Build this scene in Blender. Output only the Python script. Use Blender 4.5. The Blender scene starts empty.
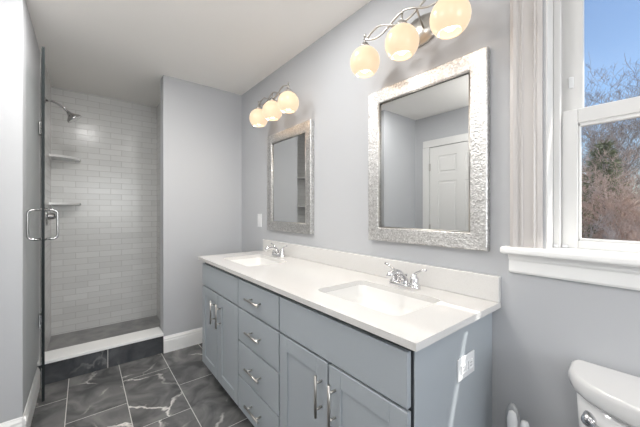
import bpy, bmesh, math, random
from mathutils import Vector, Matrix
PI = math.pi
C = bpy.context.scene.collection
sc = bpy.context.scene

# ------------------------------------------------------------------ camera, sky, sun, exposure
cam_d = bpy.data.cameras.new('camera'); cam = bpy.data.objects.new('camera', cam_d); C.objects.link(cam)
cam.location = (0, -1.2327, 1.2108)
cam.rotation_euler = (PI/2, 0, math.radians(51.221))
cam_d.sensor_width = 36; cam_d.lens = 293.844/640*36
cam_d.shift_y = -2.75/640
cam_d.clip_start = 0.02
sc.camera = cam
sc.view_settings.view_transform = 'Standard'
sc.view_settings.look = 'None'
sc.view_settings.gamma = 1
sc.view_settings.exposure = 0.66
w = bpy.data.worlds.new('sky'); sc.world = w; w.use_nodes = True
nt = w.node_tree; bg = nt.nodes['Background']
sky = nt.nodes.new('ShaderNodeTexSky'); sky.sky_type = 'NISHITA'; sky.sun_disc = False
sky.sun_elevation = math.radians(50); sky.sun_rotation = math.radians(60)
sky.air_density = 1.0; sky.dust_density = 0.3; sky.ozone_density = 2.0
nt.links.new(sky.outputs[0], bg.inputs[0]); bg.inputs[1].default_value = 0.122
SUN_DIR = Vector((-1.7, -1.0, -2.6)).normalized()
sd = bpy.data.lights.new('sun', 'SUN'); sd.energy = 5.0; sd.angle = math.radians(0.5); sd.color = (1, .95, .88)
so = bpy.data.objects.new('sun', sd); C.objects.link(so)
so.rotation_euler = SUN_DIR.to_track_quat('-Z', 'Y').to_euler(); so.location = (6, 6, 8)
DOOR_FILL_W = 8.5      # fill lamp added out of view, by the door opposite the mirrors
CEIL_FILL_W = 7.5     # unseen fill lamp added behind the camera
RECESSED_FILL_W = 8.0      # fill light added in the ceiling in front of the shower
REAR_FILL_W = 19.0           # daylight area light added as unseen fill behind the camera
GLOBE_W = 1.0          # light leaving each vanity globe by its open bottom
dl = bpy.data.lights.new('rear_fill', 'AREA'); dl.shape = 'RECTANGLE'; dl.size = 1.2; dl.size_y = 1.1; dl.energy = REAR_FILL_W; dl.color = (.96, .98, 1)
do = bpy.data.objects.new('rear_fill', dl); C.objects.link(do); do.location = (2.185, -.78, 1.50); do.rotation_euler = (PI/2, 0, PI/2)
GLOBE_EMIT = 0.53

# ------------------------------------------------------------------ helpers
class MB:
    def __init__(s): s.bm = bmesh.new()
    def box(s, x0, x1, y0, y1, z0, z1, bev=0, seg=1, mi=0):
        r = bmesh.ops.create_cube(s.bm, size=1)
        vs = r['verts']
        bmesh.ops.scale(s.bm, vec=(abs(x1-x0), abs(y1-y0), abs(z1-z0)), verts=vs)
        bmesh.ops.translate(s.bm, vec=((x0+x1)/2, (y0+y1)/2, (z0+z1)/2), verts=vs)
        fs = list({f for v in vs for f in v.link_faces})
        for f in fs: f.material_index = mi
        if bev > 0:
            es = list({e for v in vs for e in v.link_edges})
            bmesh.ops.bevel(s.bm, geom=es, offset=bev, segments=seg, affect='EDGES', profile=.5)
        return s
    def tube(s, pts, rad, n=8, cap=True, smooth=True):
        pts = [Vector(p) for p in pts]
        if not isinstance(rad, (list, tuple)): rad = [rad]*len(pts)
        rings = []; prev = None
        for i, p in enumerate(pts):
            t = (pts[min(i+1, len(pts)-1)] - pts[max(i-1, 0)]).normalized()
            if prev is None:
                a = Vector((0, 0, 1)) if abs(t.z) < .9 else Vector((1, 0, 0))
                u = t.cross(a).normalized()
            else:
                u = (prev - t*prev.dot(t)).normalized()
            prev = u; v = t.cross(u)
            rings.append([s.bm.verts.new(p + (u*math.cos(2*PI*k/n) + v*math.sin(2*PI*k/n))*rad[i]) for k in range(n)])
        for a, b in zip(rings, rings[1:]):
            for k in range(n):
                f = s.bm.faces.new((a[k], a[(k+1) % n], b[(k+1) % n], b[k])); f.smooth = smooth
        if cap:
            s.bm.faces.new(rings[0][::-1]); s.bm.faces.new(rings[-1])
        return s
    def lathe(s, prof, n=24, M=None, sx=1, sy=1, smooth=True):
        """prof: list of (r, z)"""
        M = M or Matrix.Identity(4); rings = []
        for r, z in prof:
            if r < 1e-6: rings.append([s.bm.verts.new(M @ Vector((0, 0, z)))])
            else: rings.append([s.bm.verts.new(M @ Vector((r*sx*math.cos(2*PI*k/n), r*sy*math.sin(2*PI*k/n), z))) for k in range(n)])
        for a, b in zip(rings, rings[1:]):
            for k in range(n):
                if len(a) == 1 and len(b) == 1: continue
                if len(a) == 1: f = s.bm.faces.new((a[0], b[(k+1) % n], b[k]))
                elif len(b) == 1: f = s.bm.faces.new((a[k], a[(k+1) % n], b[0]))
                else: f = s.bm.faces.new((a[k], a[(k+1) % n], b[(k+1) % n], b[k]))
                f.smooth = smooth
        return s
    def prism(s, poly, z0, z1, M=None, bev=0):
        M = M or Matrix.Identity(4)
        a = [s.bm.verts.new(M @ Vector((x, y, z0))) for x, y in poly]
        b = [s.bm.verts.new(M @ Vector((x, y, z1))) for x, y in poly]
        n = len(poly)
        s.bm.faces.new(a[::-1]); s.bm.faces.new(b)
        for k in range(n): s.bm.faces.new((a[k], a[(k+1) % n], b[(k+1) % n], b[k]))
        return s
    def loft(s, rings, cap0=True, cap1=True, smooth=True):
        R = [[s.bm.verts.new(p) for p in r] for r in rings]; n = len(R[0])
        for a, b in zip(R, R[1:]):
            for k in range(n):
                f = s.bm.faces.new((a[k], a[(k+1) % n], b[(k+1) % n], b[k])); f.smooth = smooth
        if cap0: s.bm.faces.new(R[0][::-1])
        if cap1: s.bm.faces.new(R[-1])
        return s
    def build(s, name, mats, parent=None, loc=None, **kw):
        me = bpy.data.meshes.new(name)
        bmesh.ops.recalc_face_normals(s.bm, faces=s.bm.faces[:])
        s.bm.to_mesh(me); s.bm.free()
        for m in (mats if isinstance(mats, (list, tuple)) else [mats]): me.materials.append(m)
        o = bpy.data.objects.new(name, me); C.objects.link(o)
        if parent: o.parent = parent
        if loc: o.location = loc
        for k, v in kw.items(): o[k] = v
        return o
def thing(name, label, cat, loc=(0, 0, 0), rz=0, group=None):
    o = bpy.data.objects.new(name, None); C.objects.link(o); o.empty_display_size = .05
    o.location = loc; o.rotation_euler = (0, 0, rz); o['label'] = label; o['category'] = cat
    if group: o['group'] = group
    return o
def tag(o, label, cat, group=None):
    o['label'] = label; o['category'] = cat
    if group: o['group'] = group
    return o
def struct(mb, name, mats, parent=None):
    o = mb.build(name, mats, parent)
    o['kind'] = 'structure'
    return o
def copy_tree(o, parent=None):
    c = o.copy(); C.objects.link(c)
    if parent: c.parent = parent
    for ch in list(o.children): copy_tree(ch, c)
    return c
def rrect(x0, x1, y0, y1, r, n=5):
    pts = []
    for cx, cy, a0 in ((x1-r, y1-r, 0), (x0+r, y1-r, 90), (x0+r, y0+r, 180), (x1-r, y0+r, 270)):
        for k in range(n+1):
            a = math.radians(a0 + 90*k/n); pts.append((cx + r*math.cos(a), cy + r*math.sin(a)))
    return pts

# ------------------------------------------------------------------ materials
def mat(name, col=(.8, .8, .8), rough=.5, metal=0, spec=.5, emit=None, es=0, coat=0):
    m = bpy.data.materials.new(name); m.use_nodes = True
    b = m.node_tree.nodes['Principled BSDF']
    b.inputs['Base Color'].default_value = (*col, 1); b.inputs['Roughness'].default_value = rough
    b.inputs['Metallic'].default_value = metal; b.inputs['Specular IOR Level'].default_value = spec
    if emit: b.inputs['Emission Color'].default_value = (*emit, 1); b.inputs['Emission Strength'].default_value = es
    if coat: b.inputs['Coat Weight'].default_value = coat; b.inputs['Coat Roughness'].default_value = .05
    return m
def N(m, t, **kw):
    n = m.node_tree.nodes.new(t)
    for k, v in kw.items(): setattr(n, k, v)
    return n
def L(m, a, b): m.node_tree.links.new(a, b)
def P(m): return m.node_tree.nodes['Principled BSDF']
def noise_bump(m, scale, strength, dist=.002, detail=3):
    tc = N(m, 'ShaderNodeTexCoord'); no = N(m, 'ShaderNodeTexNoise'); no.inputs['Scale'].default_value = scale
    no.inputs['Detail'].default_value = detail
    b = N(m, 'ShaderNodeBump'); b.inputs['Strength'].default_value = strength; b.inputs['Distance'].default_value = dist
    L(m, tc.outputs['Object'], no.inputs['Vector']); L(m, no.outputs['Fac'], b.inputs['Height']); L(m, b.outputs[0], P(m).inputs['Normal'])
    return m
def noise_col(m, scale, c1, c2, lo=.35, hi=.65, detail=4):
    tc = N(m, 'ShaderNodeTexCoord'); no = N(m, 'ShaderNodeTexNoise'); no.inputs['Scale'].default_value = scale
    no.inputs['Detail'].default_value = detail
    r = N(m, 'ShaderNodeValToRGB'); r.color_ramp.elements[0].position = lo; r.color_ramp.elements[1].position = hi
    r.color_ramp.elements[0].color = (*c1, 1); r.color_ramp.elements[1].color = (*c2, 1)
    L(m, tc.outputs['Object'], no.inputs['Vector']); L(m, no.outputs['Fac'], r.inputs[0]); L(m, r.outputs[0], P(m).inputs['Base Color'])
    return m
M_wall = noise_bump(mat('wall_paint', (.49, .50, .518), .6, spec=.3), 180, .08)
M_ceil = noise_bump(mat('ceiling_paint', (.95, .93, .90), .8, spec=.2), 120, .08)
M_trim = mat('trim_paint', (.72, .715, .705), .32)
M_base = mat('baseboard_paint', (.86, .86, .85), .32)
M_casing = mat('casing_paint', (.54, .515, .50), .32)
M_cab = noise_bump(mat('cabinet_paint', (.385, .42, .45), .38), 60, .04)
M_gap = mat('painted_gap_shade', (.03, .035, .04), .5)  # near-black colour standing in for shade between the fronts
M_nickel = mat('brushed_nickel', (.52, .50, .47), .30, 1)
M_chrome = mat('chrome', (.72, .72, .73), .10, 1)
M_dchrome = mat('polished_steel', (.46, .46, .46), .16, 1)
M_mirror = mat('mirror_silver', (.60, .61, .61), .0, 1)
M_por = mat('porcelain', (.70, .70, .70), .12, coat=.4)
M_plastic = mat('white_plastic', (.80, .81, .82), .3)
M_dark = mat('dark_slot', (.03, .03, .03), .5)
M_greyp = mat('grey_plastic', (.35, .36, .37), .35)
M_globe = mat('frosted_globe_glass', (.30, .22, .14), .25, emit=(1.0, .74, .52), es=GLOBE_EMIT)
M_bulb = mat('lit_bulb', (1, 1, 1), .3, emit=(1.0, .93, .82), es=4)
M_lampglass = mat('fill_lamp_glass', (.9, .9, .88), .3, emit=(1.0, .96, .90), es=5)
M_basin = mat('basin_ceramic', (.74, .735, .72), .12, coat=.4)
M_quartz = noise_col(mat('quartz_top', (.8, .79, .77), .12, coat=.3), 350, (.61, .60, .58), (.67, .66, .645), .3, .5)
M_shelf = mat('shelf_stone', (.78, .78, .78), .2)

# glass: clear pane (transparent + fresnel reflection)
def glass(name, tint, refl=1.0):
    m = bpy.data.materials.new(name); m.use_nodes = True; t = m.node_tree; t.nodes.remove(t.nodes['Principled BSDF'])
    tr = N(m, 'ShaderNodeBsdfTransparent'); tr.inputs[0].default_value = (*tint, 1)
    gl = N(m, 'ShaderNodeBsdfGlossy'); gl.inputs['Roughness'].default_value = .0
    ge = N(m, 'ShaderNodeNewGeometry'); dt = N(m, 'ShaderNodeVectorMath', operation='DOT_PRODUCT')
    L(m, ge.outputs['Incoming'], dt.inputs[0]); L(m, ge.outputs['Normal'], dt.inputs[1])
    ab = N(m, 'ShaderNodeMath', operation='ABSOLUTE'); L(m, dt.outputs['Value'], ab.inputs[0])
    om = N(m, 'ShaderNodeMath', operation='SUBTRACT'); om.inputs[0].default_value = 1; L(m, ab.outputs[0], om.inputs[1])
    pw = N(m, 'ShaderNodeMath', operation='POWER'); pw.inputs[1].default_value = 5; L(m, om.outputs[0], pw.inputs[0])
    fr = N(m, 'ShaderNodeMath', operation='MULTIPLY_ADD'); fr.inputs[1].default_value = .96; fr.inputs[2].default_value = .04; L(m, pw.outputs[0], fr.inputs[0])
    mu = N(m, 'ShaderNodeMath', operation='MULTIPLY'); mu.inputs[1].default_value = refl
    mx = N(m, 'ShaderNodeMixShader')
    L(m, fr.outputs[0], mu.inputs[0]); L(m, mu.outputs[0], mx.inputs[0]); L(m, tr.outputs[0], mx.inputs[1]); L(m, gl.outputs[0], mx.inputs[2])
    L(m, mx.outputs[0], t.nodes['Material Output'].inputs[0])
    return m
M_winglass = glass('window_glass', (.97, .98, .98))
M_showglass = glass('shower_glass', (.955, .97, .965), .6)
M_glassedge = mat('glass_edge', (.010, .014, .015), .35, spec=.2)

# floor: dark grey marble tiles 60 x 30 cm, pale grout, white veins
def marble(name, mapping, bw, rh, offx, offy, base=(.066, .067, .069), light=(.20, .198, .195), grout=(.50, .49, .47), mortar=.0022, useyz=False, vein=(.80, .77, .73)):
    m = mat(name, rough=.22)
    tc = N(m, 'ShaderNodeTexCoord'); sep = N(m, 'ShaderNodeSeparateXYZ'); comb = N(m, 'ShaderNodeCombineXYZ')
    L(m, tc.outputs['Object'], sep.inputs[0])
    def add(sock, v):
        a = N(m, 'ShaderNodeMath', operation='ADD'); a.inputs[1].default_value = v; L(m, sock, a.inputs[0]); return a.outputs[0]
    L(m, add(sep.outputs[1 if useyz else 0], offx), comb.inputs[0]); L(m, add(sep.outputs[2 if useyz else 1], offy), comb.inputs[1])
    br = N(m, 'ShaderNodeTexBrick'); br.offset = .5; br.offset_frequency = 2; br.squash = 1
    br.inputs['Color1'].default_value = (0, 0, 0, 1); br.inputs['Color2'].default_value = (1, 1, 1, 1); br.inputs['Mortar'].default_value = (.5, .5, .5, 1)
    br.inputs['Scale'].default_value = 1; br.inputs['Mortar Size'].default_value = mortar; br.inputs['Mortar Smooth'].default_value = .1
    br.inputs['Bias'].default_value = 0; br.inputs['Brick Width'].default_value = bw; br.inputs['Row Height'].default_value = rh
    L(m, comb.outputs[0], br.inputs['Vector'])
    # per-tile offset of the vein pattern
    sc_ = N(m, 'ShaderNodeVectorMath', operation='SCALE'); sc_.inputs['Scale'].default_value = 7.3
    L(m, br.outputs['Color'], sc_.inputs[0])
    ad = N(m, 'ShaderNodeVectorMath', operation='ADD'); L(m, tc.outputs['Object'], ad.inputs[0]); L(m, sc_.outputs[0], ad.inputs[1])
    nz = N(m, 'ShaderNodeTexNoise'); nz.inputs['Scale'].default_value = 2.4; nz.inputs['Detail'].default_value = 5; nz.inputs['Roughness'].default_value = .6
    L(m, ad.outputs[0], nz.inputs['Vector'])
    ds = N(m, 'ShaderNodeVectorMath', operation='SCALE'); ds.inputs['Scale'].default_value = .36; L(m, nz.outputs['Color'], ds.inputs[0])
    a2 = N(m, 'ShaderNodeVectorMath', operation='ADD'); L(m, ad.outputs[0], a2.inputs[0]); L(m, ds.outputs[0], a2.inputs[1])
    vo = N(m, 'ShaderNodeTexVoronoi', feature='DISTANCE_TO_EDGE'); vo.inputs['Scale'].default_value = 1.9; L(m, a2.outputs[0], vo.inputs['Vector'])
    vr = N(m, 'ShaderNodeValToRGB'); vr.color_ramp.elements[0].position = 0; vr.color_ramp.elements[0].color = (1, 1, 1, 1)
    vr.color_ramp.elements[1].position = .02; vr.color_ramp.elements[1].color = (0, 0, 0, 1); L(m, vo.outputs[0], vr.inputs[0])
    # break the veins up
    n2 = N(m, 'ShaderNodeTexNoise'); n2.inputs['Scale'].default_value = 3.0; L(m, ad.outputs[0], n2.inputs['Vector'])
    r2 = N(m, 'ShaderNodeValToRGB'); r2.color_ramp.elements[0].position = .43; r2.color_ramp.elements[1].position = .60; L(m, n2.outputs['Fac'], r2.inputs[0])
    vm = N(m, 'ShaderNodeMath', operation='MULTIPLY'); L(m, vr.outputs[0], vm.inputs[0]); L(m, r2.outputs[0], vm.inputs[1])
    # clouds
    n3 = N(m, 'ShaderNodeTexNoise'); n3.inputs['Scale'].default_value = 5.5; n3.inputs['Detail'].default_value = 7; n3.inputs['Distortion'].default_value = 1.2
    L(m, ad.outputs[0], n3.inputs['Vector'])
    r3 = N(m, 'ShaderNodeValToRGB'); r3.color_ramp.elements[0].position = .35; r3.color_ramp.elements[1].position = .72
    r3.color_ramp.elements[0].color = (*base, 1); r3.color_ramp.elements[1].color = (*light, 1); L(m, n3.outputs['Fac'], r3.inputs[0])
    mv = N(m, 'ShaderNodeMixRGB'); mv.inputs[2].default_value = (*vein, 1); L(m, vm.outputs[0], mv.inputs[0]); L(m, r3.outputs[0], mv.inputs[1])
    mg = N(m, 'ShaderNodeMixRGB'); mg.inputs[2].default_value = (*grout, 1); L(m, br.outputs['Fac'], mg.inputs[0]); L(m, mv.outputs[0], mg.inputs[1])
    L(m, mg.outputs[0], P(m).inputs['Base Color'])
    rr = N(m, 'ShaderNodeMapRange'); rr.inputs['To Min'].default_value = .24; rr.inputs['To Max'].default_value = .8; L(m, br.outputs['Fac'], rr.inputs[0]); L(m, rr.outputs[0], P(m).inputs['Roughness'])
    bp = N(m, 'ShaderNodeBump'); bp.invert = True; bp.inputs['Strength'].default_value = .3; bp.inputs['Distance'].default_value = .002
    L(m, br.outputs['Fac'], bp.inputs['Height']); L(m, bp.outputs[0], P(m).inputs['Normal'])
    return m
M_floor = marble('floor_marble_tile', None, .6, .2985, 2.503, .72)
M_curb = marble('curb_marble_tile', None, .41, .40, 1.089+.205, .10, base=(.030, .033, .038), light=(.075, .078, .084), useyz=True, vein=(.14, .14, .14))

def subway():
    m = mat('shower_subway_tile', (.8, .8, .8), .2)
    tc = N(m, 'ShaderNodeTexCoord'); sep = N(m, 'ShaderNodeSeparateXYZ'); comb = N(m, 'ShaderNodeCombineXYZ'); a = N(m, 'ShaderNodeMath', operation='ADD')
    L(m, tc.outputs['Object'], sep.inputs[0]); L(m, sep.outputs[0], a.inputs[0]); L(m, sep.outputs[1], a.inputs[1])
    L(m, a.outputs[0], comb.inputs[0]); L(m, sep.outputs[2], comb.inputs[1])
    br = N(m, 'ShaderNodeTexBrick'); br.offset = .5
    br.inputs['Color1'].default_value = (.64, .64, .63, 1); br.inputs['Color2'].default_value = (.70, .70, .69, 1); br.inputs['Mortar'].default_value = (.52, .515, .50, 1)
    br.inputs['Scale'].default_value = 1; br.inputs['Mortar Size'].default_value = .0022; br.inputs['Mortar Smooth'].default_value = .2
    br.inputs['Brick Width'].default_value = .185; br.inputs['Row Height'].default_value = .0575
    L(m, comb.outputs[0], br.inputs['Vector']); L(m, br.outputs['Color'], P(m).inputs['Base Color'])
    no = N(m, 'ShaderNodeTexNoise'); no.inputs['Scale'].default_value = 22; L(m, tc.outputs['Object'], no.inputs['Vector'])
    b1 = N(m, 'ShaderNodeBump'); b1.inputs['Strength'].default_value = .3; b1.inputs['Distance'].default_value = .003; L(m, no.outputs['Fac'], b1.inputs['Height'])
    b2 = N(m, 'ShaderNodeBump'); b2.invert = True; b2.inputs['Strength'].default_value = .5; b2.inputs['Distance'].default_value = .002
    L(m, br.outputs['Fac'], b2.inputs['Height']); L(m, b1.outputs[0], b2.inputs['Normal']); L(m, b2.outputs[0], P(m).inputs['Normal'])
    return m
M_subway = subway()
M_pan = noise_col(mat('shower_floor_tile', (.3, .3, .3), .4), 9, (.20, .20, .20), (.30, .295, .29))

def hammered():
    m = mat('hammered_silver', (.80, .78, .75), .42, 1)
    tc = N(m, 'ShaderNodeTexCoord')
    vo = N(m, 'ShaderNodeTexVoronoi', feature='SMOOTH_F1'); vo.inputs['Scale'].default_value = 140; vo.inputs['Smoothness'].default_value = .4
    no = N(m, 'ShaderNodeTexNoise'); no.inputs['Scale'].default_value = 60; no.inputs['Detail'].default_value = 2
    mx = N(m, 'ShaderNodeMath', operation='ADD')
    L(m, tc.outputs['Object'], vo.inputs['Vector']); L(m, tc.outputs['Object'], no.inputs['Vector'])
    L(m, vo.outputs['Distance'], mx.inputs[0]); L(m, no.outputs['Fac'], mx.inputs[1])
    b = N(m, 'ShaderNodeBump'); b.inputs['Strength'].default_value = 1.0; b.inputs['Distance'].default_value = .0016
    L(m, mx.outputs[0], b.inputs['Height']); L(m, b.outputs[0], P(m).inputs['Normal'])
    v2 = N(m, 'ShaderNodeTexVoronoi'); v2.inputs['Scale'].default_value = 140; L(m, tc.outputs['Object'], v2.inputs['Vector'])
    r = N(m, 'ShaderNodeValToRGB'); r.color_ramp.elements[0].color = (.44, .43, .42, 1); r.color_ramp.elements[1].color = (.78, .775, .76, 1)
    L(m, v2.outputs['Color'], r.inputs[0]); L(m, r.outputs[0], P(m).inputs['Base Color'])
    return m
M_frame = hammered()
M_bark = noise_col(mat('grey_bark', (.2, .15, .13), .9, spec=.1), 8, (.22, .17, .15), (.42, .35, .31))
M_twig = mat('red_brown_twigs', (.60, .46, .385), .9, spec=.1)
M_pale = mat('pale_bark', (.6, .53, .49), .9, spec=.1)
M_needle = noise_col(mat('evergreen_needles', (.08, .12, .06), .9, spec=.1), 6, (.14, .16, .08), (.30, .32, .18))
M_ground = noise_col(mat('leaf_litter', (.2, .15, .12), .95, spec=.1), 2, (.13, .10, .085), (.26, .19, .15))

# ------------------------------------------------------------------ room shell
H = 2.368; XE = 2.2; YS = -2.10; XJ = -2.165
# floor
struct(MB().box(-2.80, XE, YS, 0, -.1, 0), 'floor', M_floor)
struct(MB().box(-3.70, -2.95, -1.47, -.6, -.1, .045), 'floor_shower', M_pan)
struct(MB().box(-3.9, XE+.12, YS-.12, .14, H, H+.34), 'ceiling', M_ceil)
# mirror wall with the window hole
WX0, WX1, WZ0, WZ1 = -.30, .60, 1.055, 2.07
mb = MB()
mb.box(-2.908, WX0, 0, .14, 0, H); mb.box(WX1, XE, 0, .14, 0, H)
mb.box(WX0, WX1, 0, .14, 0, WZ0); mb.box(WX0, WX1, 0, .14, WZ1, H)
struct(mb, 'wall_mirror_side', M_wall)
struct(MB().box(-2.908, -2.788, -.705, 0, 0, H), 'wall_back', M_wall)
struct(MB().box(XJ-.12, XJ, YS, -1.602, 0, H), 'wall_left_jog', M_wall)
struct(MB().box(-2.95, XJ, -1.602, -1.482, 0, H), 'wall_left', M_wall)
struct(MB().box(XJ-.12, XE, YS-.12, YS, 0, H), 'wall_door_side', M_wall)
mb = MB(); mb.box(XE, XE+.12, YS-.12, -1.39, 0, H); mb.box(XE, XE+.12, -.17, .14, 0, H); mb.box(XE, XE+.12, -1.39, -.17, 0, .94); mb.box(XE, XE+.12, -1.39, -.17, 2.06, H)
struct(mb, 'wall_right', M_wall)
w2 = MB()  # unseen window added on the end wall to carry the fill light
for a, b, c, d in ((-1.48, -1.39, .85, 2.15), (-.17, -.08, .85, 2.15), (-1.48, -.08, 2.06, 2.15), (-1.48, -.08, .85, .94)): w2.box(XE-.02, XE, a, b, c, d, .004)
for a, b, c, d in ((-1.39, -1.34, .94, 2.06), (-.22, -.17, .94, 2.06), (-1.34, -.22, 2.01, 2.06), (-1.34, -.22, .94, .99), (-1.34, -.22, 1.48, 1.52)): w2.box(XE+.05, XE+.09, a, b, c, d, .002)
w2o = struct(w2, 'window_fill', M_trim)
g2 = MB().box(XE+.068, XE+.072, -1.34, -.22, .99, 2.01).build('glass_pane', M_winglass, w2o)
# shower walls (tiled)
struct(MB().box(-3.82, -3.70, -1.60, -.48, 0, H), 'wall_shower_back', M_subway)
struct(MB().box(-3.70, -2.95, -1.59, -1.47, 0, H), 'wall_shower_left', M_subway)
struct(MB().box(-3.70, -2.908, -.6, -.48, 0, H), 'wall_shower_right', M_subway)
# curb: dark tile face and white stone cap
cu = struct(MB().box(-2.95, -2.788, -1.482, -.705, 0, .147), 'trim_1', M_curb)
struct(MB().box(-2.965, -2.776, -1.4815, -.7052, .147, .170, .003, 2), 'curb_cap', M_base, cu)

# baseboards: tall board with a moulded cap; profile in (depth, height)
BP = [(0, 0), (.015, 0), (.015, .100), (.012, .106), (.012, .118), (.006, .130), (.004, .138), (0, .138)]
def baseboard(name, a, b, nrm):
    """board along a->b, thickness towards nrm"""
    a = Vector((*a, 0)); b = Vector((*b, 0)); n = Vector((*nrm, 0))
    m = MB()
    m.loft([[p + n*d + Vector((0, 0, h)) for d, h in BP] for p in (a, b)], smooth=False)
    return struct(m, name, M_base)
baseboard('baseboard_back', (-2.788, -.705), (-2.788, 0), (1, 0))
baseboard('baseboard_left', (XJ+.015, -1.482), (-2.788, -1.482), (0, 1))
baseboard('baseboard_left_jog', (XJ, YS), (XJ, -1.467), (1, 0))
baseboard('baseboard_mirror_side', (-2.773, 0), (-2.30, 0), (0, -1))
baseboard('baseboard_behind_toilet', (-.46, 0), (XE, 0), (0, -1))
baseboard('baseboard_right', (XE, YS), (XE, 0), (-1, 0))
baseboard('baseboard_door_side', (-1.10, YS), (XE, YS), (0, 1))

# ------------------------------------------------------------------ window
win = thing('window_1', 'white double hung window over the toilet', 'window', (0, 0, 0))
del win['label']; del win['category']; win['kind'] = 'structure'
# jamb lining
jm = MB()
jm.box(WX0, WX0+.004, 0, .14, WZ0+.02, WZ1-.004); jm.box(WX1-.004, WX1, 0, .14, WZ0+.02, WZ1-.004); jm.box(WX0, WX1, 0, .14, WZ1-.004, WZ1)
# stops / tracks
for xa, xb in ((WX0+.004, WX0+.024), (WX1-.024, WX1-.004)):
    jm.box(xa, xb, .072, .088, WZ0+.02, WZ1-.004, .002)
    jm.box(xa, xb, .124, .14, WZ0+.02, WZ1-.004, .002)
jm.build('window_jamb', M_trim, win)
# outer sill
MB().box(WX0, WX1, .09, .19, WZ0-.01, WZ0+.019, .003).build('outer_sill', M_trim, win)
GX0, GX1 = -.232, .532
# lower sash
ls = MB()
ls.box(WX0+.0245, GX0, .0885, .118, 1.079, 1.561, .002); ls.box(GX1, WX1-.0245, .0885, .118, 1.079, 1.561, .002)
ls.box(GX0, GX1, .0885, .118, 1.079, 1.108, .002); ls.box(GX0, GX1, .0885, .118, 1.512, 1.561, .002)
ls.box(GX0, GX1, .093, .112, 1.108, 1.116, .0015); ls.box(GX0, GX1, .093, .112, 1.500, 1.512, .0015)
ls.box(GX0, GX0+.006, .093, .112, 1.108, 1.512, .0015); ls.box(GX1-.006, GX1, .093, .112, 1.108, 1.512, .0015)
lo = ls.build('lower_sash', M_trim, win)
MB().box(GX0, GX1, .101, .104, 1.108, 1.512).build('glass_pane', M_winglass, lo)
us = MB()
us.box(WX0+.0045, GX0+.009, .119, .139, 1.525, WZ1-.005, .002); us.box(GX1-.009, WX1-.0045, .119, .139, 1.525, WZ1-.005, .002)
us.box(GX0+.009, GX1-.009, .119, .139, 1.525, 1.556, .002); us.box(GX0+.009, GX1-.009, .119, .139, WZ1-.05, WZ1-.005, .002)
uo = us.build('upper_sash', M_trim, win)
MB().box(GX0+.009, GX1-.009, .129, .132, 1.55, WZ1-.05).build('glass_pane', M_winglass, uo)
MB().box(-.262, -.248, .113, .119, 1.645, 1.685, .002).build('tilt_latch', M_plastic, uo)
# small white latches resting in the corner of the stool
MB().box(-.2945, -.282, .062, .0715, WZ0+.027, WZ0+.036, .002).box(-.272, -.258, .075, .086, WZ0+.027, WZ0+.036, .002).build('sash_stop', M_plastic, win)
# casing: profiled board, loft along height
def casing_prof(x_out, x_in, s):
    # (distance from outer edge 0..w, projection)
    w_ = abs(x_in-x_out)
    pr = [(0, 0), (0, .026), (.012, .030), (.020, .026), (.024, .018), (.030, .018), (.034, .021), (.038, .015), (.066, .012), (.070, .017), (.075, .012), (.080, .014), (.086, .012), (w_, .010), (w_, 0)]
    return [(x_out + s*d, -p) for d, p in pr]
cz1 = 2.16
cl = MB(); pr = casing_prof(-.400, -.308, 1)
cl.loft([[Vector((x, y, z)) for x, y in pr] for z in (1.081, cz1)], smooth=False)
pr = casing_prof(.70, .608, -1)
cl.loft([[Vector((x, y, z)) for x, y in pr] for z in (1.081, cz1)], smooth=False)
cl.box(-.41, .71, -.028, 0, 2.078, 2.165, .004)
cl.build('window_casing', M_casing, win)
st = MB(); st.box(-.428, .728, -.048, .0, 1.055, 1.081, .009, 3); st.box(WX0+.0045, WX1-.0045, -.005, .09, 1.055, 1.0805)
st.build('window_stool', M_base, win)
ap = MB()
prf = [(0, .985), (-.010, .985), (-.014, .992), (-.014, 1.030), (-.020, 1.038), (-.024, 1.055), (0, 1.055)]
ap.loft([[Vector((x, y, z)) for y, z in prf] for x in (-.408, .708)], smooth=False)
ap.build('window_apron', M_base, win)

# ------------------------------------------------------------------ door on the wall opposite the mirrors (seen in the mirror)
DX0, DX1, DZ = -1.955, -1.195, 1.975
dr = thing('door_1', '', '', (0, 0, 0)); del dr['label']; del dr['category']; dr['kind'] = 'structure'
m = MB()
m.box(DX0-.095, DX0-.004, YS, YS+.02, 0, DZ+.004, .004); m.box(DX1+.004, DX1+.09, YS, YS+.02, 0, DZ+.004, .004); m.box(DX0-.09, DX1+.09, YS, YS+.022, DZ+.004, DZ+.09, .004)
m.build('door_casing', M_trim, dr)
# six panel leaf: stiles, rails and raised panels
m = MB(); y0, y1 = YS+.001, YS+.012
m.box(DX0, DX1, y0, YS+.006, .01, DZ)
xs = [(DX0, DX0+.11), (-1.575-.05, -1.575+.05), (DX1-.11, DX1)]
for a, b in xs: m.box(a, b, y0, y1, .01, DZ, .002)
for a, b in ((.01, .24), (.80, .95), (1.56, 1.66), (1.86, DZ)): m.box(DX0, DX1, y0, y1-.0004, a, b, .002)
for a, b in ((DX0+.13, -1.575-.07), (-1.575+.07, DX1-.13)):
    for c, d in ((.26, .78), (.97, 1.54), (1.68, 1.84)): m.box(a, b, y0, y1-.001, c, d, .004)
lf = m.build('door_leaf', M_trim, dr)
for z in (.25, 1.0, 1.74): MB().box(DX0-.010, DX0+.008, YS+.010, YS+.024, z-.045, z+.045, .002).build('hinge', M_nickel, lf)
m = MB(); Mx = Matrix.Translation((DX1-.06, YS+.012, .95)) @ Matrix.Rotation(-PI/2, 4, 'X')
m.lathe([(0, 0), (.03, 0), (.03, .006), (.012, .01), (.012, .035), (.026, .045), (.028, .06), (.02, .07), (0, .072)], 20, Mx)
m.build('door_knob', M_nickel, lf)

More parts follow.
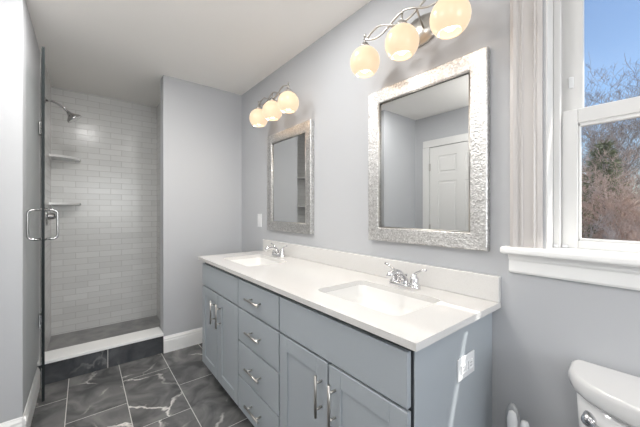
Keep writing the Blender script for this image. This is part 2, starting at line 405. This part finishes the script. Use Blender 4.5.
# ------------------------------------------------------------------ vanity cabinet
V = thing('vanity_cabinet', 'long grey blue bathroom vanity cabinet with shaker doors and a drawer stack', 'cabinet', (0, 0, 0))
VX0, VX1 = -2.275, -.468; VT = .844
m = MB()
m.box(VX0, VX0+.018, -.52, -.003, .075, VT, .001); m.box(VX1-.018, VX1, -.52, -.003, .075, VT, .001); m.box(VX0+.018, VX1-.018, -.02, -.003, .075, VT); m.box(VX0+.018, VX1-.018, -.519, -.02, .075, .095); m.box(VX0+.018, VX1-.018, -.519, -.500, .095, VT); m.box(VX0+.01, VX1-.01, -.45, -.01, 0, .075)
m.build('body', M_cab, V)
MB().box(VX0+.004, VX1-.004, -.5215, -.519, .08, VT-.002).build('gap_shade_sheet', M_gap, V)  # dark sheet behind the fronts, paints the shade in their gaps
YF = -.5400; YB = -.5218
def pull(parent, p, vertical, ln=.155):
    """bar pull: two posts and a bar, p = centre on the front face"""
    x, y, z = p; m = MB(); h = ln/2
    if vertical:
        m.tube([(x, y-.030, z-h), (x, y-.030, z+h)], .0055, 10)
        for s in (-1, 1): m.tube([(x, y+.0, z+s*h*.62), (x, y-.030, z+s*h*.62)], .0045, 8)
    else:
        m.tube([(x-h, y-.030, z), (x+h, y-.030, z)], .0055, 10)
        for s in (-1, 1): m.tube([(x+s*h*.62, y, z), (x+s*h*.62, y-.030, z)], .0045, 8)
    return m.build('handle', M_nickel, parent)
g = .005
def slab(name, x0, x1, z0, z1):
    return MB().box(x0+g, x1-g, YF, YB, z0+g, z1-g, .0015).build(name, M_cab, V)
def shaker(x0, x1, z0, z1):
    m = MB(); x0 += g; x1 -= g; z0 += g; z1 -= g; f = .062
    m.box(x0+.01, x1-.01, YF+.007, YB, z0+.01, z1-.01)
    m.box(x0, x0+f, YF, YB, z0, z1, .0015); m.box(x1-f, x1, YF, YB, z0, z1, .0015)
    m.box(x0+f, x1-f, YF, YB, z0, z0+f, .0015); m.box(x0+f, x1-f, YF, YB, z1-f, z1, .0015)
    return m.build('door', M_cab, V)
ZT, Z1, Z2, Z3, ZB = .825, .658, .469, .270, .078
XA, XB = -1.617, -1.160
slab('false_drawer_front', VX0, XA, Z1, ZT); slab('false_drawer_front', XB, VX1-.006, Z1, ZT)
for a, b in ((Z1, ZT), (Z2, Z1), (Z3, Z2), (ZB, Z3)):
    d = slab('drawer', XA, XB, a, b); pull(d, ((XA+XB)/2, YF, (a+b)/2), False)
for x0, x1, hx in ((VX0, -1.946, -1.999), (-1.946, XA, -1.893), (XB, -.816, -.852), (-.816, VX1-.006, -.776)):
    d = shaker(x0, x1, ZB, Z1); pull(d, (hx, YF, .528), True)
# outlet on the end panel
o = thing('wall_outlet', 'white duplex outlet cover plate on the end panel of the vanity', 'outlet', (VX1, -.226, .688))
MB().box(.0, .006, -.059, .059, -.037, .037, .003, 2).build('cover_plate', M_plastic, o)
for s in (-1, 1):
    r = MB().box(.0062, .008, s*.026-.017, s*.026+.017, -.014, .014, .003, 2).build('receptacle', M_plastic, o)
    MB().box(.0081, .0086, s*.026-.007, s*.026+.007, -.0065, -.0045).box(.0081, .0086, s*.026-.007, s*.026+.007, .0045, .0065).build('slot', M_greyp, r)

# ------------------------------------------------------------------ countertop with two basin openings
CX0, CX1, CY0, CZ = -2.305, -.438, -.560, .866
SINKS = (-1.90, -.80)
SW, SY0, SY1 = .215, -.445, -.150
bm = bmesh.new()
# outline + holes, filled with triangles, then extruded
def loop(pts, z):
    vs = [bm.verts.new((x, y, z)) for x, y in pts]
    return [bm.edges.new((vs[i], vs[(i+1) % len(vs)])) for i in range(len(vs))]
es = loop([(CX0, CY0), (CX1, CY0), (CX1, -.002), (CX0, -.002)], CZ)
for sx in SINKS: es += loop(rrect(sx-SW, sx+SW, SY0, SY1, .035, 6), CZ)
r = bmesh.ops.triangle_fill(bm, edges=es, use_beauty=True, use_dissolve=False)
fs = [f for f in bm.faces]
ex = bmesh.ops.extrude_face_region(bm, geom=fs)
vv = [v for v in ex['geom'] if isinstance(v, bmesh.types.BMVert)]
bmesh.ops.translate(bm, vec=(0, 0, -.022), verts=vv)
mb = MB(); mb.bm.free(); mb.bm = bm
ct = thing('countertop', 'white quartz countertop with two basins, covering the whole vanity', 'countertop', (0, 0, 0))
mb.build('worktop', M_quartz, ct)
MB().box(CX0+.005, CX1, -.022, -.001, CZ, .963, .002).build('backsplash', M_quartz, ct)

def make_sink(sx, label):
    t = thing('sink', label, 'sink', (sx, 0, .85), group=None)
    m = MB(); zt = -.0065
    rings = []
    for (ins, z, r) in ((0.0, zt+.0, .035), (.003, zt-.010, .035), (.012, zt-.045, .04), (.026, zt-.066, .045), (.05, zt-.078, .05), (.10, zt-.086, .03)):
        rings.append([Vector((x, y, z)) for x, y in rrect(-SW+ins, SW-ins, SY0+ins, SY1-ins, r, 6)])
    m.loft(rings, cap0=False, cap1=True)
    m.build('basin', M_basin, t)
    MB().lathe([(0, .004), (.010, .004), (.014, .002), (.022, .002), (.024, 0)], 20, Matrix.Translation((0, (SY0+SY1)/2, zt-.086))).build('drain', M_chrome, t)
    return t
make_sink(SINKS[0], 'white undermount basin under the left mirror, farther from the window')
make_sink(SINKS[1], 'white undermount basin under the large near mirror')

# ------------------------------------------------------------------ faucets
def make_faucet(sx, label):
    t = thing('faucet', label, 'faucet', (sx, -.092, CZ), group=None)
    m = MB(); rings = []
    for ins, z in ((0, 0), (0, .010), (.004, .016), (.010, .018)):
        rings.append([Vector((x, y, z)) for x, y in rrect(-.078+ins, .078-ins, -.026+ins, .026-ins, .0255-ins, 6)])
    m.loft(rings); m.build('base', M_chrome, t)
    # spout: rises from the middle and leans out over the basin
    m = MB()
    m.lathe([(.021, .015), (.020, .028), (.017, .036), (0, .040)], 20)
    path = [(0, 0, .02), (0, -.012, .045), (0, -.038, .066), (0, -.070, .074), (0, -.098, .070), (0, -.112, .056)]
    m.tube(path, [.018, .016, .0145, .014, .014, .0135], 14)
    m.tube([(0, .016, .016), (0, .018, .050)], .0025, 8); m.tube([(0, .018, .048), (0, .018, .056)], .0055, 10)
    m.build('spout', M_chrome, t)
    for s in (-1, 1):
        m = MB(); Mx = Matrix.Translation((s*.052, 0, 0))
        m.lathe([(.023, .014), (.023, .022), (.019, .026), (.0195, .044), (.016, .050), (.012, .056), (.011, .063), (0, .066)], 20, Mx)
        h = m.build('faucet_handle', M_chrome, t)
        MB().tube([(s*.050, 0, .058), (s*.062, .0, .070), (s*.085, .0, .083), (s*.110, .0, .090)], [.0075, .006, .005, .0058], 10).build('lever', M_chrome, h)
    return t
make_faucet(SINKS[0]-.015, 'chrome two handle faucet behind the left basin, farther from the window')
make_faucet(SINKS[1]-.005, 'chrome two handle faucet behind the near basin')

# ------------------------------------------------------------------ mirrors
def make_mirror(x0, x1, z0, z1, fl, label):
    t = thing('framed_mirror', label, 'mirror', ((x0+x1)/2, -.001, (z0+z1)/2), group=None)
    w_, h_ = (x1-x0)/2, (z1-z0)/2; f = fl
    def ring(ix, y): return [(-w_+ix, y, -h_+ix), (w_-ix, y, -h_+ix), (w_-ix, y, h_-ix), (-w_+ix, y, h_-ix)]
    m = MB(); prof = [(0, 0), (0, -.026), (.004, -.030), (f-.006, -.026), (f, -.020), (f, 0)]
    rs = [[m.bm.verts.new(p) for p in ring(i, y)] for i, y in prof]
    for a, b in zip(rs, rs[1:]+rs[:1]):
        for k in range(4): m.bm.faces.new((a[k], a[(k+1) % 4], b[(k+1) % 4], b[k]))
    fo = m.build('frame', M_frame, t)
    # bright inner bead
    m = MB(); b_ = f
    for a, b in (((-w_+b_, -h_+b_), (w_-b_, -h_+b_)), ((w_-b_, -h_+b_), (w_-b_, h_-b_)), ((w_-b_, h_-b_), (-w_+b_, h_-b_)), ((-w_+b_, h_-b_), (-w_+b_, -h_+b_))):
        m.tube([(a[0], -.021, a[1]), (b[0], -.021, b[1])], .003, 8)
    m.build('bead', M_nickel, fo)
    MB().box(-w_+f-.001, w_-f+.001, -.014, -.004, -h_+f-.001, h_-f+.001).build('mirror_glass', M_mirror, t)
    return t
make_mirror(-1.081, -.476, 1.055, 1.842, .070, 'large hammered silver framed mirror over the near basin, reflecting a door')
make_mirror(-2.210, -1.598, 1.051, 1.834, .070, 'hammered silver framed mirror over the far basin, beside the light switch')

# ------------------------------------------------------------------ vanity lights
def make_light(cx, label):
    t = thing('vanity_light', label, 'wall lamp', (cx, 0, 2.05))
    m = MB(); Mx = Matrix.Rotation(PI/2, 4, 'X')
    m.lathe([(0, .0), (.095, .001), (.098, .008), (.090, .013), (.082, .013), (.078, .020), (.02, .026), (0, .026)], 40, Mx, sx=1.05, sy=.72)
    m.build('backplate', M_nickel, t)
    yb = -.15; hw = .2165; n = 48
    for s in (-1, 1):
        pts = []
        for i in range(n+1):
            u = i/n; a = PI*3*u
            pts.append((-hw + 2*hw*u, yb + s*.006*math.cos(a), s*.024*math.sin(a)+.006))
        MB().tube(pts, .0045, 8).build('bar', M_nickel, t)
    for x in (-hw/3, hw/3):
        MB().tube([(x, yb, .006), (x*.35, -.02, -.004)], .0045, 8).build('arm', M_nickel, t)
    for i, x in enumerate((-hw, 0, hw)):
        m = MB(); zt = -.105+.071
        m.tube([(x, yb, zt+.016), (x, yb, zt+.060)], .0045, 8); m.lathe([(.004, .022), (.017, .020), (.024, .008), (.024, .0), (.0, -.002)], 20, Matrix.Translation((x, yb, zt)))
        m.tube([(x, yb, zt+.055), (x, yb, zt+.066)], .0065, 10)
        so_ = m.build('socket', M_nickel, t)
        R_ = .073; prof = []
        for k in range(19):
            a = math.radians(12 + (142-12)*k/18)
            prof.append((R_*math.sin(a), R_*math.cos(a)*1.02))
        rim = prof[-1]
        prof += [(rim[0]-.003, rim[1]-.001), (rim[0]-.004, rim[1]+.003)]
        for k in range(14):
            a = math.radians(142 - (142-14)*(k+1)/14); prof.append(((R_-.005)*math.sin(a), (R_-.005)*math.cos(a)*1.02))
        MB().lathe(prof, 32, Matrix.Translation((x, yb, -.105))).build('globe', M_globe, t)
        MB().lathe([(0, -.050), (.014, -.047), (.024, -.036), (.028, -.022), (.024, -.006), (.014, .010), (.012, .040), (0, .041)], 20, Matrix.Translation((x, yb, -.105))).build('bulb', M_bulb, t)
        ld = bpy.data.lights.new('bulb_light', 'AREA'); ld.shape = 'DISK'; ld.size = .085; ld.energy = GLOBE_W; ld.color = (1, .90, .78)
        lo_ = bpy.data.objects.new('bulb_light', ld); C.objects.link(lo_); lo_.parent = t; lo_.location = (x, yb-.004, -.105-.062); lo_.rotation_euler = (math.radians(-58), 0, 0)
    return t
make_light(-.777, 'three globe nickel wall light above the near mirror')
make_light(-1.908, 'three globe nickel wall light above the far mirror')

# light switch
t = thing('light_switch', 'white rocker light switch on the wall left of the far mirror', 'switch', (-2.395, 0, 1.124))
MB().box(-.037, .037, -.006, -.0005, -.059, .059, .003, 2).build('cover_plate', M_plastic, t)
MB().box(-.017, .017, -.010, -.0062, -.033, .033, .002).build('rocker', M_plastic, t)

# ------------------------------------------------------------------ shower fittings
# frameless glass door, swung out towards the camera
hx, hy = -2.84, -1.466; fx, fy = -2.185, -1.405
ang = math.atan2(fy-hy, fx-hx); ln = math.hypot(fx-hx, fy-hy)
D = thing('shower_door', 'frameless clear glass shower door standing open with a metal pull handle', 'shower door', (hx, hy, .175), ang)
m = MB(); m.box(0, ln, -.006, .006, 0, 1.925)
for f in m.bm.faces:
    f.material_index = 0 if abs(f.normal.y) > .5 else 1
m.bm.normal_update()
for f in m.bm.faces: f.material_index = 0 if abs(f.normal.y) > .5 else 1
m.build('glass_panel', [M_showglass, M_glassedge], D)
m = MB(); xh = ln-.055
for s in (-1, 1):
    h0, h1, d, r_ = .878, 1.040, .061, .020
    pts = [(xh, s*.004, h0)]
    pts += [(xh, s*(d-r_), h0)] + [(xh, s*(d-r_+r_*math.sin(a)), h0+r_-r_*math.cos(a)) for a in [math.radians(q) for q in (30, 60, 90)]]
    pts += [(xh, s*d, h1-r_)] + [(xh, s*(d-r_+r_*math.cos(a)), h1-r_+r_*math.sin(a)) for a in [math.radians(q) for q in (30, 60, 90)]] + [(xh, s*.004, h1)]
    m.tube(pts, .0065, 12)
    for z in (h0, h1): m.tube([(xh, s*.0052, z), (xh, s*.009, z)], .011, 14)
m.build('pull_handle', M_dchrome, D)
for z in (.27, 1.61):
    MB().box(-.012, .048, .0052, .014, z-.045, z+.045, .002).box(-.012, .048, -.014, -.0052, z-.045, z+.045, .002).build('hinge', M_dchrome, D)
# shower head
S = thing('overhead_shower', 'chrome shower head on a curved arm high on the left shower wall', 'shower head', (-3.10, -1.470, 2.065))
m = MB(); m.lathe([(0, .012), (.02, .010), (.03, .003), (.03, 0)], 24, Matrix.Rotation(-PI/2, 4, 'X')); m.build('wall_flange', M_dchrome, S)
MB().tube([(0, .005, 0), (0, .04, .002), (0, .08, -.012), (0, .115, -.038), (0, .14, -.066)], .0085, 12).build('shower_arm', M_dchrome, S)
Mx = Matrix.Translation((0, .14, -.066)) @ Matrix.Rotation(math.radians(-140), 4, 'X')
MB().lathe([(0, -.006), (.012, -.004), (.016, .012), (.026, .026), (.050, .048), (.053, .060), (.051, .064)], 28, Mx).build('spray_head', M_dchrome, S)
MB().lathe([(.0505, .0635), (.046, .065), (0, .065)], 28, Mx).build('spray_face', M_plastic, S)
# valve
S = thing('shower_valve', 'round chrome shower valve with lever handle on the left shower wall', 'shower valve', (-3.30, -1.470, 1.165))
Rx = Matrix.Rotation(-PI/2, 4, 'X')
MB().lathe([(0, .010), (.07, .008), (.078, .003), (.078, 0)], 32, Rx).build('escutcheon', M_dchrome, S)
MB().lathe([(.03, .009), (.026, .04), (.018, .055), (0, .058)], 24, Rx).build('valve_stem', M_dchrome, S)
MB().tube([(0, .05, 0), (.02, .056, .004), (.075, .062, .012)], [.011, .009, .007], 10).build('lever', M_dchrome, S)
# corner shelves
def corner_shelf(z, label):
    t = thing('corner_shelf', label, 'shelf', (-3.700, -1.470, z))
    pts = [(0, 0), (.215, 0)] + [(.215*math.cos(a), .215*math.sin(a)) for a in [math.radians(q) for q in range(10, 90, 10)]] + [(0, .215)]
    MB().prism(pts, -.010, .010).build('shelf_slab', M_shelf, t)
    return t
corner_shelf(1.70, 'upper corner shelf in the tiled shower')
corner_shelf(1.275, 'lower corner shelf in the tiled shower')

# ------------------------------------------------------------------ toilet
T = thing('toilet', 'white toilet under the window, its tank lid showing', 'toilet', (.02, 0, 0))
def bow(w_, y0, y1, bulge, n=14, r=.03):
    """tank plan: straight back at y0, bowed front reaching y1-bulge; half width w_"""
    pts = [(w_-.014, y0), (w_-.004, y0-.004), (w_, y0-.015), (w_, y1)]
    for k in range(1, n):
        a = PI*k/n; pts.append((w_*math.cos(a), y1 - bulge*math.sin(a)**.75))
    pts += [(-w_, y1), (-w_, y0-.015), (-w_+.004, y0-.004), (-w_+.014, y0)]
    return pts
def ringz(pts, z, s=1.0, cy=-.11): return [Vector((x*s, cy+(y-cy)*s, z)) for x, y in pts]
body = bow(.236, -.012, -.055, .142)
m = MB(); m.loft([ringz(body, .36, .80), ringz(body, .40, .86), ringz(body, .55, .93), ringz(body, .69, .965)]); m.build('tank', M_por, T)
lid = bow(.247, -.008, -.040, .178)
m = MB(); m.loft([ringz(lid, .690, .955), ringz(lid, .697, .985), ringz(lid, .712, 1.0), ringz(lid, .728, 1.0), ringz(lid, .737, .985), ringz(lid, .741, .955)]); m.build('tank_lid', M_por, T)
m = MB(); Mx = Matrix.Translation((-.185, -.155, .640)) @ Matrix.Rotation(PI/2, 4, 'X')
m.lathe([(.016, -.02), (.016, .012), (.010, .016), (0, .017)], 16, Mx); m.tube([(-.185, -.170, .640), (-.16, -.188, .640), (-.105, -.206, .634)], [.0085, .0075, .0095], 10)
m.build('flush_lever', M_chrome, T)
def oval(rx, ryf, cy, z, n=32, back=.20):
    return [Vector((rx*math.cos(2*PI*k/n), cy + (ryf if math.sin(2*PI*k/n) < 0 else back)*math.sin(2*PI*k/n), z)) for k in range(n)]
m = MB(); m.loft([oval(.115, .20, -.36, 0, back=.26), oval(.11, .19, -.36, .06, back=.25), oval(.10, .17, -.37, .18, back=.22), oval(.15, .24, -.42, .30, back=.24), oval(.185, .27, -.45, .375, back=.24), oval(.188, .275, -.45, .395, back=.24)])
m.build('bowl', M_por, T)
m = MB(); m.loft([oval(.19, .28, -.45, .397, back=.20), oval(.192, .282, -.45, .408, back=.20), oval(.185, .275, -.45, .416, back=.195)]); m.build('seat', M_por, T)
m = MB(); m.loft([oval(.19, .28, -.45, .418, back=.21), oval(.192, .282, -.45, .428, back=.21), oval(.175, .262, -.45, .438, back=.195)]); m.build('seat_cover', M_por, T)

# ------------------------------------------------------------------ brush and plunger in the corner beside the vanity
B = thing('toilet_brush', 'white toilet brush with a long oval grey rimmed handle beside the vanity', 'brush', (-.372, -.085, 0))
MB().lathe([(0, 0), (.055, 0), (.058, .01), (.050, .16), (.046, .17), (.042, .165), (.040, .02), (0, .02)], 28).build('holder', M_plastic, B)
MB().tube([(0, 0, .03), (0, 0, .40)], .007, 10).build('shaft', M_plastic, B)
MB().lathe([(0, .025), (.03, .03), (.034, .06), (.03, .10), (.008, .11)], 20).build('bristles', M_greyp, B)
m = MB(); m.lathe([(.006, .36), (.014, .38), (.0235, .43), (.027, .48), (.025, .515), (.018, .538), (.008, .548), (0, .549)], 24, None, sx=.85, sy=.5); m.build('grip_shell', M_greyp, B)
m = MB(); m.lathe([(0, .40), (.014, .405), (.019, .45), (.020, .50), (.014, .525), (0, .532)], 24, Matrix.Translation((.002, -.0105, 0)), sx=.78, sy=.5); m.build('grip_inset', M_plastic, B)
B = thing('plunger', 'short white plunger handle next to the toilet brush', 'plunger', (-.338, -.080, 0))
MB().lathe([(.058, 0), (.060, .03), (.045, .07), (.02, .09), (0, .092)], 28).build('cup', M_greyp, B)
MB().lathe([(.0105, .09), (.0105, .455), (.013, .465), (.014, .487), (.010, .503), (0, .507)], 18).build('handle', M_plastic, B)

# ------------------------------------------------------------------ fill lamps added on the ceiling, out of view
def fill_lamp(x, y, power, label):
    t = thing('fill_lamp', label, 'fill lamp', (x, y, H))
    MB().lathe([(0, -.001), (.12, -.001), (.13, -.012), (.12, -.02), (0, -.02)], 40).build('lamp_base', M_trim, t)
    MB().lathe([(.012, -.02), (.012, -.10), (0, -.10)], 16).build('stem', M_nickel, t)
    MB().lathe([(.0, -.101), (.10, -.104), (.15, -.118), (.13, -.15), (.08, -.168), (0, -.175)], 40).build('lamp_shade', M_lampglass, t)
    ld = bpy.data.lights.new('fill_point', 'POINT'); ld.shadow_soft_size = .12; ld.energy = power; ld.color = (1, .985, .965)
    lo_ = bpy.data.objects.new('fill_point', ld); C.objects.link(lo_); lo_.parent = t; lo_.location = (0, 0, -.30)
fill_lamp(-.92, -1.70, DOOR_FILL_W, 'round fill lamp added on the ceiling near the door opposite the mirrors')
fill_lamp(.45, -1.72, CEIL_FILL_W, 'round fill lamp added on the ceiling in the middle of the room, opposite the toilet')

def recessed(x, y, power, label):  # unseen fill lights added flush in the ceiling to brighten the room
    t = thing('recessed_fill', label, 'fill light', (x, y, H))
    MB().lathe([(.072, -.001), (.095, -.001), (.095, -.004), (.085, -.007), (.072, -.004), (.072, -.001)], 32).build('trim_ring', M_trim, t)
    MB().lathe([(0, -.0015), (.0715, -.0015), (.0715, -.003), (0, -.003)], 32).build('lens', M_lampglass, t)
    ld = bpy.data.lights.new('recessed_fill_area', 'AREA'); ld.shape = 'DISK'; ld.size = .14; ld.energy = power; ld.color = (1, .985, .965)
    lo_ = bpy.data.objects.new('recessed_fill_area', ld); C.objects.link(lo_); lo_.parent = t; lo_.location = (0, 0, -.008)
recessed(-1.88, -1.20, RECESSED_FILL_W, 'small round fill light added in the ceiling in front of the shower')
recessed(-1.20, -.55, RECESSED_FILL_W*.5, 'small round fill light added in the ceiling over the vanity')

# ------------------------------------------------------------------ outdoors
struct(MB().box(-4.2, 2.6, .10, .46, 2.60, 2.70), 'trim_sun_blocker', M_trim)      # unseen sun blocker added above the window to narrow the sunlight
rnd = random.Random(7)
GZ = -3.0
m = MB(); nx, ny = 14, 14
gv = [[m.bm.verts.new((-30+60*i/nx, .6+60*j/ny, GZ + .0*i + (max(0, j-3)*.22) + rnd.uniform(-.08, .08))) for j in range(ny+1)] for i in range(nx+1)]
for i in range(nx):
    for j in range(ny): m.bm.faces.new((gv[i][j], gv[i+1][j], gv[i+1][j+1], gv[i][j+1]))
struct(m, 'ground', M_ground)
def gz(y): return GZ + max(0, (y-.6)/60*14-3)*.22
def tree_mesh(seed, height, depth=5, spread=.55, r0=.07, trunk_frac=.3):
    rd = random.Random(seed); V_ = []; F_ = []
    def seg(a, b, ra, rb):
        t = (b-a).normalized(); u = t.cross(Vector((.3, .2, 1) if abs(t.z) < .9 else (1, 0, .1))).normalized(); v = t.cross(u); i0 = len(V_)
        for p, r in ((a, ra), (b, rb)):
            for k in range(3):
                an = 2*PI*k/3; V_.append(p + (u*math.cos(an) + v*math.sin(an))*r)
        for k in range(3): F_.append((i0+k, i0+(k+1) % 3, i0+3+(k+1) % 3, i0+3+k))
    def grow(p, d, ln_, r, lev):
        n = 4 if lev else 7
        for i in range(n):
            d2 = (d + Vector((rd.uniform(-1, 1), rd.uniform(-1, 1), rd.uniform(-.3, .7)))*.16).normalized()
            q = p + d2*ln_/n; r2 = max(r*.86, .0035); seg(p, q, r, r2); p, d, r = q, d2, r2
            if lev < depth and (lev > 0 or i >= n*trunk_frac - 1):
                for _ in range(2 if lev < 3 else 2):
                    a = Vector((rd.uniform(-1, 1), rd.uniform(-1, 1), rd.uniform(-.05, .9))).normalized()
                    nd = (d*.55 + a*spread*1.6).normalized()
                    if rd.random() < (.95 if lev < 2 else .62): grow(p, nd, ln_*rd.uniform(.38, .62), r*.55, lev+1)
    grow(Vector((0, 0, 0)), Vector((0, 0, 1)), height, r0, 0)
    return V_, F_
def bare(name, x, y, seed, h, mat_, label, depth=4, group='bare trees outside the window'):
    V_, F_ = tree_mesh(seed, h, depth)
    me = bpy.data.meshes.new(name); me.from_pydata(V_, [], F_); me.materials.append(mat_)
    o = bpy.data.objects.new(name, me); C.objects.link(o); o.location = (x, y, gz(y)-.05)
    return tag(o, label, 'tree', group)
# dense low reddish trees, in front of the taller grey ones
lab = {'r': 'reddish brown bare sapling in the thicket outside the window', 'g': 'tall grey bare tree rising above the thicket outside the window', 'p': 'pale leaning bare tree in the thicket outside the window'}
spots = [('r', -1.75, 10.6, 2.8), ('r', -2.45, 10.4, 2.8), ('r', -1.20, 10.2, 2.7), ('r', -2.95, 12.0, 2.9), ('r', -2.1, 13.6, 3.2), ('r', -1.30, 13.4, 3.2), ('r', -.75, 11.5, 3.5), ('r', -2.7, 15.0, 3.7), ('r', -1.1, 14.8, 3.6),
         ('r', .3, 12.4, 3.7), ('r', -4.2, 13.0, 3.8),
         ('g', -1.3, 18.0, 5.9), ('g', -3.9, 18.4, 5.6), ('g', -2.4, 22.0, 6.2), ('g', 1.2, 19.0, 5.8),
         ('p', -1.55, 9.6, 2.5), ('p', -.95, 9.0, 2.4)]
for i, (k, x, y, h) in enumerate(spots):
    bare('bare_tree', x, y, 20+i, h, {'r': M_twig, 'g': M_bark, 'p': M_pale}[k], lab[k], 5 if k != 'p' else 4,
         {'r': 'reddish saplings in the thicket', 'g': 'tall grey bare trees', 'p': 'pale bare trees in the thicket'}[k])
def evergreen(name, x, y, h, rw, seed, label):
    rd = random.Random(seed); t = thing(name, label, 'tree', (x, y, gz(y)-.05))
    MB().tube([(0, 0, 0), (.03, 0, h*.5), (0, 0, h*.98)], [.11, .07, .015], 7).build('trunk', M_bark, t)
    V_ = []; F_ = []
    n = 900
    for i in range(n):
        u = rd.random()**.8; z = h*(.12+.87*u); rr = rw*(1-u)**.75*rd.uniform(.25, 1.05)+.04; a = rd.uniform(0, 2*PI)
        c = Vector((rr*math.cos(a), rr*math.sin(a), z)); d = Vector((math.cos(a), math.sin(a), rd.uniform(-.25, .35))).normalized()
        for _ in range(5):
            e = (d + Vector((rd.uniform(-1, 1), rd.uniform(-1, 1), rd.uniform(-.6, .8)))*.8).normalized()
            sd_ = e.cross(Vector((rd.uniform(-1, 1), rd.uniform(-1, 1), rd.uniform(-1, 1)))).normalized()*.022; l_ = rd.uniform(.12, .30); k = len(V_)
            V_.extend([c-sd_, c+sd_, c+e*l_]); F_.append((k, k+1, k+2))
    me = bpy.data.meshes.new('foliage'); me.from_pydata(V_, [], F_); me.materials.append(M_needle)
    o = bpy.data.objects.new('foliage', me); C.objects.link(o); o.parent = t
    return t
evergreen('evergreen_tree', -1.68, 12.0, 6.5, 1.25, 3, 'dark evergreen tree standing behind the bare saplings outside the window')
evergreen('evergreen_bush', -2.15, 9.4, 2.6, .55, 5, 'low green evergreen bush at the lower left corner of the window view')
